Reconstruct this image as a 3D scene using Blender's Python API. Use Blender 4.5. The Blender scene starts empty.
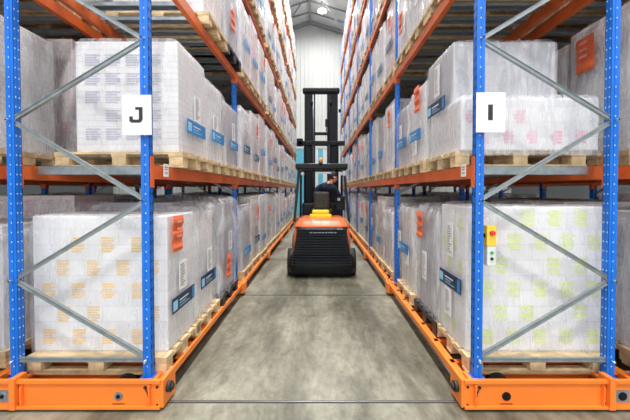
import bpy, bmesh, math, random
from mathutils import Vector, Matrix, noise
PI = math.pi
scene = bpy.context.scene
col = scene.collection
random.seed(7)

# ------------------------------------------------------------------ materials
def mat(name, color, rough=0.5, metal=0.0, emit=None, bump=None, spec=0.5, var=None):
    """var=(scale, amount) tint mottling; bump=(scale, strength)."""
    m = bpy.data.materials.new(name); m.use_nodes = True
    nt = m.node_tree; b = nt.nodes['Principled BSDF']
    b.inputs['Base Color'].default_value = (*color, 1)
    b.inputs['Roughness'].default_value = rough
    b.inputs['Metallic'].default_value = metal
    b.inputs['Specular IOR Level'].default_value = spec
    tc = nt.nodes.new('ShaderNodeTexCoord')
    if var:
        n = nt.nodes.new('ShaderNodeTexNoise'); n.inputs['Scale'].default_value = var[0]
        n.inputs['Detail'].default_value = 5
        nt.links.new(tc.outputs['Object'], n.inputs['Vector'])
        r = nt.nodes.new('ShaderNodeValToRGB')
        a = var[1]
        r.color_ramp.elements[0].position = .3; r.color_ramp.elements[1].position = .7
        r.color_ramp.elements[0].color = (*[c*(1-a) for c in color], 1)
        r.color_ramp.elements[1].color = (*[min(1, c*(1+a*.6)) for c in color], 1)
        nt.links.new(n.outputs['Fac'], r.inputs['Fac'])
        nt.links.new(r.outputs['Color'], b.inputs['Base Color'])
    if bump:
        n = nt.nodes.new('ShaderNodeTexNoise'); n.inputs['Scale'].default_value = bump[0]
        nt.links.new(tc.outputs['Object'], n.inputs['Vector'])
        bp = nt.nodes.new('ShaderNodeBump'); bp.inputs['Strength'].default_value = bump[1]
        bp.inputs['Distance'].default_value = .02
        nt.links.new(n.outputs['Fac'], bp.inputs['Height'])
        nt.links.new(bp.outputs['Normal'], b.inputs['Normal'])
    if emit:
        b.inputs['Emission Color'].default_value = (*emit[0], 1)
        b.inputs['Emission Strength'].default_value = emit[1]
    return m

M = {}
M['blue'] = mat('blue_paint', (.004, .165, .70), .46, var=(3, .18))
M['hole_light'] = mat('pale_slot', (.62, .72, .85), .5)
M['hole_dark'] = mat('dark_slot', (.004, .03, .13), .6)
M['orange'] = mat('orange_paint', (.86, .165, .022), .42, var=(4, .12))
M['orange_beam'] = mat('orange_beam_paint', (.78, .15, .03), .45, var=(4, .18))
M['orange_base'] = mat('orange_base_paint', (1.0, .24, .03), .42, var=(4, .10))
M['galv'] = mat('galvanised_steel', (.33, .37, .39), .36, .55, var=(14, .22))
M['bolt'] = mat('bolt_steel', (.85, .87, .9), .3, .6)
M['wood'] = mat('pallet_wood', (.72, .53, .30), .75, var=(9, .30), bump=(40, .3))
M['wood_dark'] = mat('pallet_wood_grain_end', (.52, .36, .17), .8, var=(15, .35))
M['blackplastic'] = mat('black_plastic', (.018, .019, .022), .5)
M['white_sheet'] = mat('white_board', (.84, .85, .86), .45)
M['ink'] = mat('black_print', (.02, .022, .03), .5)
M['paper'] = mat('paper', (.86, .86, .86), .7)
M['text_grey'] = mat('grey_print', (.22, .23, .27), .7)
M['navy'] = mat('navy_print', (.012, .035, .10), .4)
M['bandblue'] = mat('band_blue', (.03, .25, .62), .4)
M['lightblue'] = mat('light_blue_print', (.35, .68, .92), .5)
M['fluo'] = mat('fluorescent_orange_paper', (1.0, .19, .07), .6, var=(25, .15))
M['yellowprint'] = mat('amber_print', (.88, .58, .22), .7)
M['limeprint'] = mat('lime_print', (.74, .85, .28), .7)
M['pinkprint'] = mat('pink_print', (.90, .42, .55), .7)
M['greyprint'] = mat('pale_grey_print', (.45, .45, .56), .7)
M['redprint'] = mat('salmon_print', (.85, .40, .34), .7)
M['steel_dark'] = mat('dark_steel', (.006, .008, .011), .5, 0, spec=.22)
M['rubber'] = mat('tyre_rubber', (.02, .02, .022), .65, bump=(60, .3))
M['truck_black'] = mat('truck_black', (.007, .008, .010), .38, spec=.28)
M['truck_rib'] = mat('truck_rib_black', (.020, .023, .030), .25)
M['truck_orange'] = mat('truck_orange', (.84, .17, .055), .32)
M['yellow'] = mat('yellow_plastic', (.95, .70, .02), .4)
M['amber'] = mat('amber_lens', (.95, .32, .04), .25)
M['shirt'] = mat('navy_cloth', (.012, .020, .05), .9, bump=(50, .3))
M['trousers'] = mat('dark_trousers', (.02, .023, .03), .9)
M['skin'] = mat('skin', (.62, .34, .23), .55)
M['hair'] = mat('dark_hair', (.018, .012, .010), .7)
M['seat'] = mat('worn_dark_seat', (.035, .030, .026), .7, var=(12, .4))
M['screen'] = mat('grey_display', (.45, .5, .55), .3)
M['ctrl'] = mat('control_yellow', (.95, .62, .06), .4)
M['ctrl_grey'] = mat('control_grey', (.72, .75, .70), .5)
M['red'] = mat('red_plastic', (.75, .03, .03), .4)
M['green'] = mat('green_plastic', (.03, .40, .12), .4)
M['roofsheet'] = mat('roof_sheet', (.84, .85, .86), .6, var=(1.5, .10))
M['roofsteel'] = mat('roof_steel', (.34, .36, .38), .5)
M['wallsheet'] = mat('wall_sheet', (.76, .78, .77), .55, var=(.6, .05))
M['lamp'] = mat('lamp_glow', (1, 1, 1), .5, emit=((1, .98, .94), 14))
M['sidewall'] = mat('shade_toned_side_wall', (.16, .17, .18), .7)  # wall colour darkened to stand in for shade seen through the rack gaps
M['cyan'] = mat('cyan_strip', (.13, .55, .72), .35)
M['pvcwhite'] = mat('white_strip', (.80, .86, .88), .35)
M['groove'] = mat('dark_groove', (.05, .048, .045), .8)
M['railsteel'] = mat('rail_steel', (.35, .35, .34), .35, .8)

def carton_mat(name, base, joint, bw, rh, vary=.06):
    m = bpy.data.materials.new(name); m.use_nodes = True
    nt = m.node_tree; b = nt.nodes['Principled BSDF']; b.inputs['Roughness'].default_value = .6
    tc = nt.nodes.new('ShaderNodeTexCoord'); sp = nt.nodes.new('ShaderNodeSeparateXYZ')
    ad = nt.nodes.new('ShaderNodeMath'); ad.operation = 'ADD'
    cb = nt.nodes.new('ShaderNodeCombineXYZ')
    L = nt.links.new
    L(tc.outputs['Object'], sp.inputs[0]); L(sp.outputs['X'], ad.inputs[0]); L(sp.outputs['Y'], ad.inputs[1])
    L(ad.outputs[0], cb.inputs['X']); L(sp.outputs['Z'], cb.inputs['Y'])
    br = nt.nodes.new('ShaderNodeTexBrick')
    br.inputs['Scale'].default_value = 1; br.inputs['Mortar Size'].default_value = .0035
    br.inputs['Brick Width'].default_value = bw; br.inputs['Row Height'].default_value = rh
    br.offset = .5
    br.inputs['Color1'].default_value = (*base, 1)
    br.inputs['Color2'].default_value = (*[c*(1-vary) for c in base], 1)
    br.inputs['Mortar'].default_value = (*joint, 1)
    L(cb.outputs[0], br.inputs['Vector']); L(br.outputs['Color'], b.inputs['Base Color'])
    return m
M['carton_white'] = carton_mat('white_cartons', (.84, .83, .85), (.66, .66, .70), .30, .135, .12)
M['carton_fine'] = carton_mat('flat_white_cartons', (.80, .78, .79), (.62, .60, .62), .40, .055)
M['carton_grey'] = carton_mat('grey_cartons', (.47, .46, .50), (.36, .36, .40), .40, .20)
M['carton_warm'] = carton_mat('off_white_cartons', (.78, .74, .71), (.60, .55, .53), .20, .23)
M['carton_pinkish'] = carton_mat('rosy_white_cartons', (.84, .75, .75), (.66, .54, .55), .40, .09)

def film_mat(name, lo, hi, tint):
    m = bpy.data.materials.new(name); m.use_nodes = True
    nt = m.node_tree; L = nt.links.new
    b = nt.nodes['Principled BSDF']; out = nt.nodes['Material Output']
    b.inputs['Base Color'].default_value = (*tint, 1); b.inputs['Roughness'].default_value = .17
    tr = nt.nodes.new('ShaderNodeBsdfTransparent'); mx = nt.nodes.new('ShaderNodeMixShader')
    tc = nt.nodes.new('ShaderNodeTexCoord'); mp = nt.nodes.new('ShaderNodeMapping')
    mp.inputs['Scale'].default_value = (5, 5, .9); mp.inputs['Rotation'].default_value = (.25, .2, 0)
    n = nt.nodes.new('ShaderNodeTexNoise'); n.inputs['Scale'].default_value = 2.4
    n.inputs['Detail'].default_value = 3; n.inputs['Roughness'].default_value = .5; n.inputs['Distortion'].default_value = 1.2
    L(tc.outputs['Object'], mp.inputs[0]); L(mp.outputs[0], n.inputs['Vector'])
    mr = nt.nodes.new('ShaderNodeMapRange'); mr.inputs['From Min'].default_value = .35; mr.inputs['From Max'].default_value = .65
    mr.inputs['To Min'].default_value = lo; mr.inputs['To Max'].default_value = hi
    L(n.outputs['Fac'], mr.inputs['Value'])
    bp = nt.nodes.new('ShaderNodeBump'); bp.inputs['Strength'].default_value = .35; bp.inputs['Distance'].default_value = .025
    L(n.outputs['Fac'], bp.inputs['Height']); L(bp.outputs['Normal'], b.inputs['Normal'])
    L(mr.outputs[0], mx.inputs['Fac']); L(tr.outputs[0], mx.inputs[1]); L(b.outputs[0], mx.inputs[2])
    L(mx.outputs[0], out.inputs['Surface'])
    return m
M['film'] = film_mat('stretch_film', .12, .48, (.86, .86, .89))
M['film_milky'] = film_mat('milky_film', .28, .62, (.84, .84, .87))
M['film_thin'] = film_mat('thin_film', .06, .30, (.90, .90, .93))

def floor_mat():
    m = bpy.data.materials.new('worn_concrete'); m.use_nodes = True
    nt = m.node_tree; L = nt.links.new; b = nt.nodes['Principled BSDF']
    tc = nt.nodes.new('ShaderNodeTexCoord')
    def nz(scale, detail, sc=(1, 1, 1), rough=.6, dist=0):
        mp = nt.nodes.new('ShaderNodeMapping'); mp.inputs['Scale'].default_value = sc
        n = nt.nodes.new('ShaderNodeTexNoise'); n.inputs['Scale'].default_value = scale
        n.inputs['Detail'].default_value = detail; n.inputs['Roughness'].default_value = rough; n.inputs['Distortion'].default_value = dist
        L(tc.outputs['Object'], mp.inputs[0]); L(mp.outputs[0], n.inputs['Vector']); return n.outputs['Fac']
    def ramp(src, p0, c0, p1, c1):
        r = nt.nodes.new('ShaderNodeValToRGB')
        r.color_ramp.elements[0].position = p0; r.color_ramp.elements[0].color = (*c0, 1)
        r.color_ramp.elements[1].position = p1; r.color_ramp.elements[1].color = (*c1, 1)
        L(src, r.inputs['Fac']); return r.outputs['Color']
    def mul(a, c, f=1):
        x = nt.nodes.new('ShaderNodeMix'); x.data_type = 'RGBA'; x.blend_type = 'MULTIPLY'
        x.inputs['Factor'].default_value = f; L(a, x.inputs[6]); L(c, x.inputs[7]); return x.outputs[2]
    base = ramp(nz(1.1, 8, (1, .8, 1), .65), .35, (.235, .225, .17), .68, (.385, .37, .29))
    stain = ramp(nz(.62, 9, (1.5, .7, 1), .72, .5), .38, (.55, .54, .50), .56, (1, 1, 1))
    fine = ramp(nz(14, 8, (1, .6, 1), .7), .33, (.72, .72, .72), .55, (1, 1, 1))
    scr = ramp(nz(3.2, 10, (1.3, .8, 1), .8, .3), .38, (.58, .58, .58), .50, (1, 1, 1))
    lane = ramp(nz(1.0, 8, (1.7, .28, 1), .7, .3), .40, (.52, .51, .48), .55, (1, 1, 1))
    c = mul(mul(mul(mul(base, stain), fine), scr, .7), lane)
    L(c, b.inputs['Base Color'])
    r = nt.nodes.new('ShaderNodeMapRange'); r.inputs['To Min'].default_value = .28; r.inputs['To Max'].default_value = .6
    L(nz(2, 5), r.inputs['Value']); L(r.outputs[0], b.inputs['Roughness'])
    bp = nt.nodes.new('ShaderNodeBump'); bp.inputs['Strength'].default_value = .12; bp.inputs['Distance'].default_value = .01
    L(nz(20, 6), bp.inputs['Height']); L(bp.outputs[0], b.inputs['Normal'])
    return m
M['floor'] = floor_mat()

# ------------------------------------------------------------------ mesh helper
class MB:
    def __init__(s): s.bm = bmesh.new(); s.mats = []
    def mi(s, m):
        if m not in s.mats: s.mats.append(m)
        return s.mats.index(m)
    def box(s, x0, x1, y0, y1, z0, z1, m='orange', bev=0):
        i = s.mi(m)
        v = [s.bm.verts.new((x, y, z)) for x in (x0, x1) for y in (y0, y1) for z in (z0, z1)]
        fs = []
        for q in ((0,1,3,2), (4,6,7,5), (0,4,5,1), (2,3,7,6), (0,2,6,4), (1,5,7,3)):
            f = s.bm.faces.new([v[k] for k in q]); f.material_index = i; fs.append(f)
        if bev:
            es = list({e for f in fs for e in f.edges})
            r = bmesh.ops.bevel(s.bm, geom=es, offset=bev, segments=2, affect='EDGES', profile=.5)
            for f in r['faces']: f.material_index = i
        return s
    def quad(s, pts, m):
        f = s.bm.faces.new([s.bm.verts.new(p) for p in pts]); f.material_index = s.mi(m); return s
    def bar(s, a, b, w, h, m, up=(0, 0, 1)):
        a = Vector(a); b = Vector(b); d = (b-a).normalized(); u = Vector(up)
        if abs(d.dot(u)) > .98: u = Vector((0, 1, 0))
        sx = d.cross(u).normalized(); sy = sx.cross(d).normalized(); i = s.mi(m)
        v = [s.bm.verts.new(p + sx*w/2*i1 + sy*h/2*j1) for p in (a, b) for i1, j1 in ((-1,-1), (1,-1), (1,1), (-1,1))]
        for q in ((3,2,1,0), (4,5,6,7), (0,1,5,4), (1,2,6,5), (2,3,7,6), (3,0,4,7)):
            f = s.bm.faces.new([v[k] for k in q]); f.material_index = i
        return s
    def cyl(s, a, b, r, m, n=20, r2=None, smooth=True):
        a = Vector(a); b = Vector(b); r2 = r if r2 is None else r2
        d = (b-a).normalized(); u = Vector((0, 0, 1)) if abs(d.z) < .9 else Vector((1, 0, 0))
        p = d.cross(u).normalized(); q = d.cross(p); i = s.mi(m)
        A = [s.bm.verts.new(a + (p*math.cos(t)+q*math.sin(t))*r) for t in [2*PI*k/n for k in range(n)]]
        B = [s.bm.verts.new(b + (p*math.cos(t)+q*math.sin(t))*r2) for t in [2*PI*k/n for k in range(n)]]
        for k in range(n):
            f = s.bm.faces.new((A[k], A[(k+1) % n], B[(k+1) % n], B[k])); f.material_index = i; f.smooth = smooth
        f = s.bm.faces.new(A[::-1]); f.material_index = i; f = s.bm.faces.new(B); f.material_index = i
        return s
    def prism(s, pts, y0, y1, m):
        """outline in XZ extruded along Y"""
        i = s.mi(m)
        A = [s.bm.verts.new((x, y0, z)) for x, z in pts]; B = [s.bm.verts.new((x, y1, z)) for x, z in pts]
        n = len(pts)
        for k in range(n):
            f = s.bm.faces.new((A[k], A[(k+1) % n], B[(k+1) % n], B[k])); f.material_index = i
        s.bm.faces.new(A[::-1]).material_index = i; s.bm.faces.new(B).material_index = i
        return s
    def loft(s, rings, m, cap=True, smooth=True):
        i = s.mi(m); R = [[s.bm.verts.new(p) for p in r] for r in rings]; n = len(R[0])
        for a, b in zip(R, R[1:]):
            for k in range(n):
                f = s.bm.faces.new((a[k], a[(k+1) % n], b[(k+1) % n], b[k])); f.material_index = i; f.smooth = smooth
        if cap:
            s.bm.faces.new(R[0][::-1]).material_index = i; s.bm.faces.new(R[-1]).material_index = i
        return s
    def mesh(s, name):
        bmesh.ops.recalc_face_normals(s.bm, faces=s.bm.faces)
        me = bpy.data.meshes.new(name); s.bm.to_mesh(me); s.bm.free()
        for m in s.mats: me.materials.append(M[m])
        return me
    def build(s, name, parent=None, loc=(0, 0, 0)):
        return link(name, s.mesh(name), parent, loc)

def link(name, me, parent=None, loc=(0, 0, 0)):
    o = bpy.data.objects.new(name, me); col.objects.link(o); o.location = loc
    if parent: o.parent = parent
    return o
def thing(name, label, cat, loc=(0, 0, 0), rz=0, group=None):
    o = link(name, None, None, loc); o.rotation_euler = (0, 0, rz); o.empty_display_size = .1
    return tag(o, label, cat, group)
def tag(o, label, cat, group=None):
    o['label'] = label; o['category'] = cat
    if group: o['group'] = group
    return o
def structure(o): o['kind'] = 'structure'; return o

# ------------------------------------------------------------------ layout numbers
Z1, BAY, NB = 2.65, 2.78, 6                 # first upright, bay pitch, number of bays
FR = [Z1+BAY*k for k in range(NB+1)]
LEV = [0.205, 1.97, 3.70, 5.40, 7.05, 8.70]  # where pallets stand
TOPZ = 10.25

# ------------------------------------------------------------------ the building
WY, XL, XR, YB = 24.0, -15.0, 14.0, -7.0
RX, RZ, SL = -0.62, 13.9, .30
def roof_z(x): return RZ - SL*abs(x-RX)

f = MB(); f.box(XL-.2, XR+.2, YB, WY+.2, -.15, 0, 'floor'); structure(f.build('floor'))

def ribbed_wall(name, x0, x1, y, pitch=.30, topf=roof_z):
    m = MB(); x = x0; pts = []
    while x < x1:
        for dx, dy in ((0, 0), (.14, 0), (.17, -.035), (.24, -.035), (.27, 0)):
            pts.append((min(x+dx, x1), y+dy))
        x += pitch
    pts.append((x1, y))
    i = m.mi('wallsheet'); lo = [m.bm.verts.new((a, b, 0)) for a, b in pts]; hi = [m.bm.verts.new((a, b, topf(a))) for a, b in pts]
    blo = [m.bm.verts.new((a, y+.12, 0)) for a, b in pts]; bhi = [m.bm.verts.new((a, y+.12, topf(a))) for a, b in pts]
    for k in range(len(pts)-1):
        if pts[k+1][0]-pts[k][0] < 1e-5: continue
        m.bm.faces.new((lo[k], lo[k+1], hi[k+1], hi[k])); m.bm.faces.new((blo[k], bhi[k], bhi[k+1], blo[k+1]))
    return structure(m.build(name))
ribbed_wall('wall_back', XL, XR, WY)
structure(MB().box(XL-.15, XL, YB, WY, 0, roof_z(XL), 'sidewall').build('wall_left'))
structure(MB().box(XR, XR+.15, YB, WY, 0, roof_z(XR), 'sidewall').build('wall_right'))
structure(MB().box(XL-.15, -6.5, YB-.15, YB, 0, roof_z(XL), 'wallsheet').box(6.5, XR+.15, YB-.15, YB, 0, roof_z(XR), 'wallsheet').box(XL-.15, XR+.15, YB-.15, YB, 7.0, roof_z(XL), 'wallsheet').build('wall_front'))
c = MB(); t = .12
c.prism([(XL-.2, roof_z(XL-.2)), (RX, RZ), (XR+.2, roof_z(XR+.2)), (XR+.2, roof_z(XR+.2)+t), (RX, RZ+t), (XL-.2, roof_z(XL-.2)+t)], YB, WY+.2, 'roofsheet')
structure(c.build('ceiling'))
# steelwork under the roof
nfr = 0
for y, h, w in [(23.82, .26, .16), (18.2, .40, .2), (12.6, .40, .2), (7.0, .40, .2)]:
    b = MB()
    for s in (-1, 1):
        xe = XL if s < 0 else XR
        b.prism([(RX, RZ-.02), (xe, roof_z(xe)-.02), (xe, roof_z(xe)-h), (RX, RZ-h)], y-w/2, y+w/2, 'roofsteel')
    nfr += 1; structure(b.build('trim_%d' % nfr))
b = MB()
for y in [1+1.35*k for k in range(17)]:
    for s in (-1, 1):
        xe = XL if s < 0 else XR
        b.prism([(RX, RZ-.01), (xe, roof_z(xe)-.01), (xe, roof_z(xe)-.10), (RX, RZ-.10)], y-.03, y+.03, 'roofsteel')
nfr += 1; structure(b.build('trim_%d' % nfr))
b = MB()
for x in (RX, -4.2, -7.9, 3.0, 6.6):
    b.box(x-.07, x+.07, YB, WY, roof_z(x)-.24, roof_z(x)-.08, 'roofsteel')
nfr += 1; structure(b.build('trim_%d' % nfr))
b = MB().cyl((.35, 20.6, 13.35), (2.1, 23.75, 12.55), .05, 'wallsheet', 10)
nfr += 1; structure(b.build('trim_%d' % nfr))
b = MB().bar((-2.6, 23.7, roof_z(-2.6)-.2), (-1.0, 20.8, roof_z(-1)-.2), .06, .06, 'roofsteel')
nfr += 1; structure(b.build('trim_%d' % nfr))
# doorway with hanging strips at the end of the aisle
d = MB()
x = -1.70; k = 0
while x < 1.95:
    m_ = 'cyan' if k < 4 or k % 5 in (0, 4) else 'pvcwhite'
    d.box(x, x+.19, WY-.16+.02*(k % 2), WY-.145+.02*(k % 2), .02, 4.75, m_); x += .18; k += 1
d.box(-1.8, 2.05, WY-.20, WY-.04, 4.75, 4.95, 'wallsheet')
d.box(-1.9, -1.78, WY-.20, WY-.04, 0, 4.95, 'wallsheet'); d.box(2.03, 2.15, WY-.20, WY-.04, 0, 4.95, 'wallsheet')
structure(d.build('door_1'))
# steel rails let into the floor, one under every upright line
for n, y in enumerate([z+.05 for z in FR]):
    r = MB().box(XL, XR, y-.017, y+.017, -.02, .0035, 'groove')
    r.box(XL, XR, y-.005, y+.005, -.02, .006, 'railsteel')
    nfr += 1; structure(r.build('trim_%d' % nfr))

# ------------------------------------------------------------------ ceiling lamps
lamps = [('high bay lamp glowing above the far end of the aisle', 21.0)]
shade = MB(); n = 28
prof = [(.05, .30), (.07, .22), (.17, .12), (.30, .02), (.31, 0), (.29, 0), (.16, .11), (.05, .20)]
shade.loft([[(r*math.cos(2*PI*k/n), r*math.sin(2*PI*k/n), z) for k in range(n)] for r, z in prof], 'galv', cap=False)
lamp_lbl = ['far end of', 'last stretch of', 'middle of', 'forklift in', 'near part of', 'front of']
sh_me = shade.mesh('lamp_shade')
bulb_me = MB().cyl((0, 0, .015), (0, 0, .07), .27, 'lamp', 28).mesh('diffuser')
rod_me = MB().cyl((0, 0, .25), (0, 0, .60), .015, 'roofsteel', 8).cyl((0, 0, .56), (0, 0, .60), .06, 'roofsteel', 12).mesh('hanger')
for k, y in enumerate((21.0, 16.2, 11.4, 6.6, 1.8, -3.0)):
    lpow = 130 if k == 0 else 520
    t = thing('high_bay_lamp', 'round bright high bay lamp hanging over the %s the aisle' % lamp_lbl[k], 'lamp', (.2, y, 13.02), 0, 'high bay lamps over the aisle')
    link('lamp_shade', sh_me, t); link('diffuser', bulb_me, t); link('hanger', rod_me, t)
    ld = bpy.data.lights.new('lamp_light', 'AREA'); ld.shape = 'DISK'; ld.size = .55; ld.energy = lpow; ld.color = (1, .985, .95)
    lo = bpy.data.objects.new('lamp_light', ld); col.objects.link(lo); lo.location = (.2, y, 12.98)

for x, wd in ((-9, 'far left'), (-4.5, 'near left'), (4.9, 'near right'), (9.4, 'far right')):  # unseen fill lamps added behind the camera to brighten the load fronts
    z = roof_z(x)-.88
    t = thing('high_bay_lamp', 'added unseen fill lamp over the cross aisle, %s of the camera' % wd, 'lamp', (x, -3.6, z), 0, 'added fill lamps over the cross aisle')
    link('lamp_shade', sh_me, t); link('diffuser', bulb_me, t); link('hanger', rod_me, t)
    ld = bpy.data.lights.new('lamp_light', 'AREA'); ld.shape = 'DISK'; ld.size = .55; ld.energy = 230; ld.color = (1, .985, .95)
    lo = bpy.data.objects.new('lamp_light', ld); col.objects.link(lo); lo.location = (x, -3.6, z-.04)
# ------------------------------------------------------------------ pallets
PD, PW, PH = 1.20, .80, .144    # along X, along Y, height
def board_blocks(m, wood='wood'):
    for y in (-.4, -.07, .26): pass
def pallet_top(plastic=False):
    m = MB(); a, b = ('blackplastic', 'blackplastic') if plastic else ('wood', 'wood_dark')
    for k in range(5):
        w = (.14, .10, .14, .10, .14)[k]; y = (-.33, -.165, 0, .165, .33)[k]
        m.box(-PD/2, PD/2, y-w/2, y+w/2, .122, PH, a)
    for x in (-PD/2+.07, 0, PD/2-.07): m.box(x-.07, x+.07, -PW/2, PW/2, .100, .122, a)
    return m
def pallet_blocks(m=None, which=None, plastic=False):
    a = 'blackplastic' if plastic else 'wood'; bl = []
    for x in (-PD/2+.07, 0, PD/2-.07):
        for y in (-PW/2+.065, 0, PW/2-.065): bl.append((x-.065, x+.065, y-.062*(1 if y else 1.15), y+.062*(1 if y else 1.15), .022, .100))
    return bl, [(-PD/2, PD/2, y-.05, y+.05, 0, .022) for y in (-PW/2+.05, 0, PW/2-.05)]
def pallet_full(plastic=False):
    m = pallet_top(plastic); a = 'blackplastic' if plastic else 'wood'; bl, bo = pallet_blocks()
    for q in bl: m.box(*q, a)
    for q in bo: m.box(*q, a)
    return m.mesh('pallet')
PAL = pallet_full(); PAL_BLK = pallet_full(True)
PAL_TOP = pallet_top().mesh('pallet')
_bl, _bo = pallet_blocks()
BLOCK = MB().box(-.065, .065, -.062, .062, -.039, .039, 'wood', .004).mesh('block')
BOTTOM = MB().box(-PD/2, PD/2, -.05, .05, -.011, .011, 'wood').mesh('bottom_board')
def add_pallet(t, near, plastic):
    if near and not plastic:
        p = link('pallet', PAL_TOP, t)
        for q in _bl: link('block', BLOCK, p, ((q[0]+q[1])/2, (q[2]+q[3])/2, .061))
        for q in _bo: link('bottom_board', BOTTOM, p, (0, (q[2]+q[3])/2, .011))
    else: link('pallet', PAL_BLK if plastic else PAL, t)

# ------------------------------------------------------------------ carton stacks and film
def prints(m, face, a0, a1, z0, z1, cell, ph, mt, const, alt=True, lines=5, pw=.10, skip=.0, seed=1):
    """rows of short printed lines, a block on each carton. face 'x' (constant x) or 'y' (constant y)"""
    rnd = random.Random(seed); r = 0; z = z0+.05
    while z+ph*.6 < z1:
        a = a0+.05+((cell*.5) if (alt and r % 2) else 0)
        while a+pw < a1-.02:
            if rnd.random() > skip:
                h = ph*.78/lines
                for j in range(lines):
                    zz = z+ph*.1+j*h; e = pw*(1 if j % 3 else .8)
                    if face == 'y': p = [(a, const, zz), (a+e, const, zz), (a+e, const, zz+h*.6), (a, const, zz+h*.6)]
                    else: p = [(const, a, zz), (const, a+e, zz), (const, a+e, zz+h*.6), (const, a, zz+h*.6)]
                    m.quad(p, mt)
            a += cell
        z += ph*1.15; r += 1
def stack(parts, prt=None):
    """parts: (x0,x1,y0,y1,z0,z1,material); prt list of prints args"""
    m = MB()
    for q in parts: m.box(*q, .012)
    for a in (prt or []): prints(m, *a)
    return m.mesh('carton_stack')

def film_mesh(x0, x1, y0, y1, z0, z1, seed, amp=.016, rnd=.07, mt='film', top_slump=.03, blob=0, nx=12, ny=9, nz=14):
    """loose plastic hood around a load"""
    bm = bmesh.new(); cx, cy = (x0+x1)/2, (y0+y1)/2; hx, hy = (x1-x0)/2, (y1-y0)/2; H = z1-z0
    ring = []
    for k in range(nx): ring.append((-1+2*k/nx, -1))
    for k in range(ny): ring.append((1, -1+2*k/ny))
    for k in range(nx): ring.append((1-2*k/nx, 1))
    for k in range(ny): ring.append((-1, 1-2*k/ny))
    off = Vector((seed*7.3, seed*3.1, seed*1.7))
    def P(u, v, w):
        X, Y = u*hx, v*hy
        ax, ay = hx-rnd*.6, hy-rnd*.6; rr = rnd*.6
        qx = max(-ax, min(ax, X)); qy = max(-ay, min(ay, Y)); d = Vector((X-qx, Y-qy))
        if abs(u) == 1 or abs(v) == 1:
            if d.length > rr: d = d.normalized()*rr
        X, Y = qx+d.x, qy+d.y
        Z = w*H
        topk = max(0, (w-.86)/.14)
        shr = 1 - .10*topk*topk*min(1, rnd/.07)
        n1 = noise.noise(Vector((X*2.3, Y*2.3, Z*1.6))+off); n2 = noise.noise(Vector((X*7, Y*7, Z*2.6))+off)
        n3 = noise.noise(Vector((X*3, Y*3, Z*3))+off*2)
        o = amp*(n1*.8+n2*.7)+amp*.7+blob*max(0, n3)*(w > .35)*min(1, (w-.35)*3)
        L = math.hypot(X/hx, Y/hy) or 1
        X *= shr; Y *= shr
        X += o*(X/hx)*1.0; Y += o*(Y/hy)*1.0
        if w < .12: X *= 1+.0; 
        return Vector((cx+X, cy+Y, z0+Z-top_slump*topk*topk*(.6+.7*n1)))
    rows = []
    for j in range(nz+1):
        w = j/nz; rows.append([bm.verts.new(P(u, v, w)) for u, v in ring])
    n = len(ring)
    for j in range(nz):
        for k in range(n): bm.faces.new((rows[j][k], rows[j][(k+1) % n], rows[j+1][(k+1) % n], rows[j+1][k])).smooth = True
    prev = rows[-1]
    for s in (.82, .5, .2):
        cur = []
        for v in prev if False else rows[-1]:
            x = cx+(v.co.x-cx)*s; y = cy+(v.co.y-cy)*s
            cur.append(bm.verts.new((x, y, v.co.z+(.012+amp*.6)*(1-s)+amp*.9*noise.noise(Vector((x*6, y*6, seed))))))
        for k in range(n): bm.faces.new((prev[k], prev[(k+1) % n], cur[(k+1) % n], cur[k])).smooth = True
        prev = cur
    bm.faces.new(prev).smooth = True
    bmesh.ops.recalc_face_normals(bm, faces=bm.faces)
    me = bpy.data.meshes.new('stretch_film'); bm.to_mesh(me); bm.free(); me.materials.append(M[mt]); return me

# stickers, thin sheets that stand just off the film on the aisle face (+X)
def band_mesh(w=.50, h=.135, kind=0):
    m = MB(); m.box(-.003, .003, -w/2, w/2, -h/2, h/2, 'navy' if kind != 1 else 'bandblue')
    x = .0042
    def q(a, b, c, d, mt): m.quad([(x, a, c), (x, b, c), (x, b, d), (x, a, d)], mt)
    q(-w*.48, -w*.30, -h*.34, h*.30, 'lightblue'); q(w*.36, w*.48, -h*.42, h*.42, 'bandblue')
    q(-w*.22, w*.18, h*.08, h*.17, 'paper'); q(-w*.22, w*.08, -h*.12, -h*.05, 'lightblue'); q(-w*.22, w*.24, -h*.30, -h*.24, 'lightblue')
    return m.mesh('blue_band')
BAND = [band_mesh(kind=0), band_mesh(kind=1), band_mesh(.42, .12, 1)]
def paper_mesh(w=.16, h=.26, big=1):
    m = MB(); m.box(-.002, .002, -w/2, w/2, -h/2, h/2, 'paper'); x = .0034; r = random.Random(3)
    z = h*.38
    while z > -h*.42:
        a = -w*.38; b = a+w*(.35+.4*r.random())
        m.quad([(x, a, z-.005*big), (x, b, z-.005*big), (x, b, z+.004), (x, a, z+.004)], 'text_grey'); z -= .024
    return m.mesh('paper_label')
PAPER = [paper_mesh(), paper_mesh(.14, .32), paper_mesh(.18, .20)]
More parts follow.
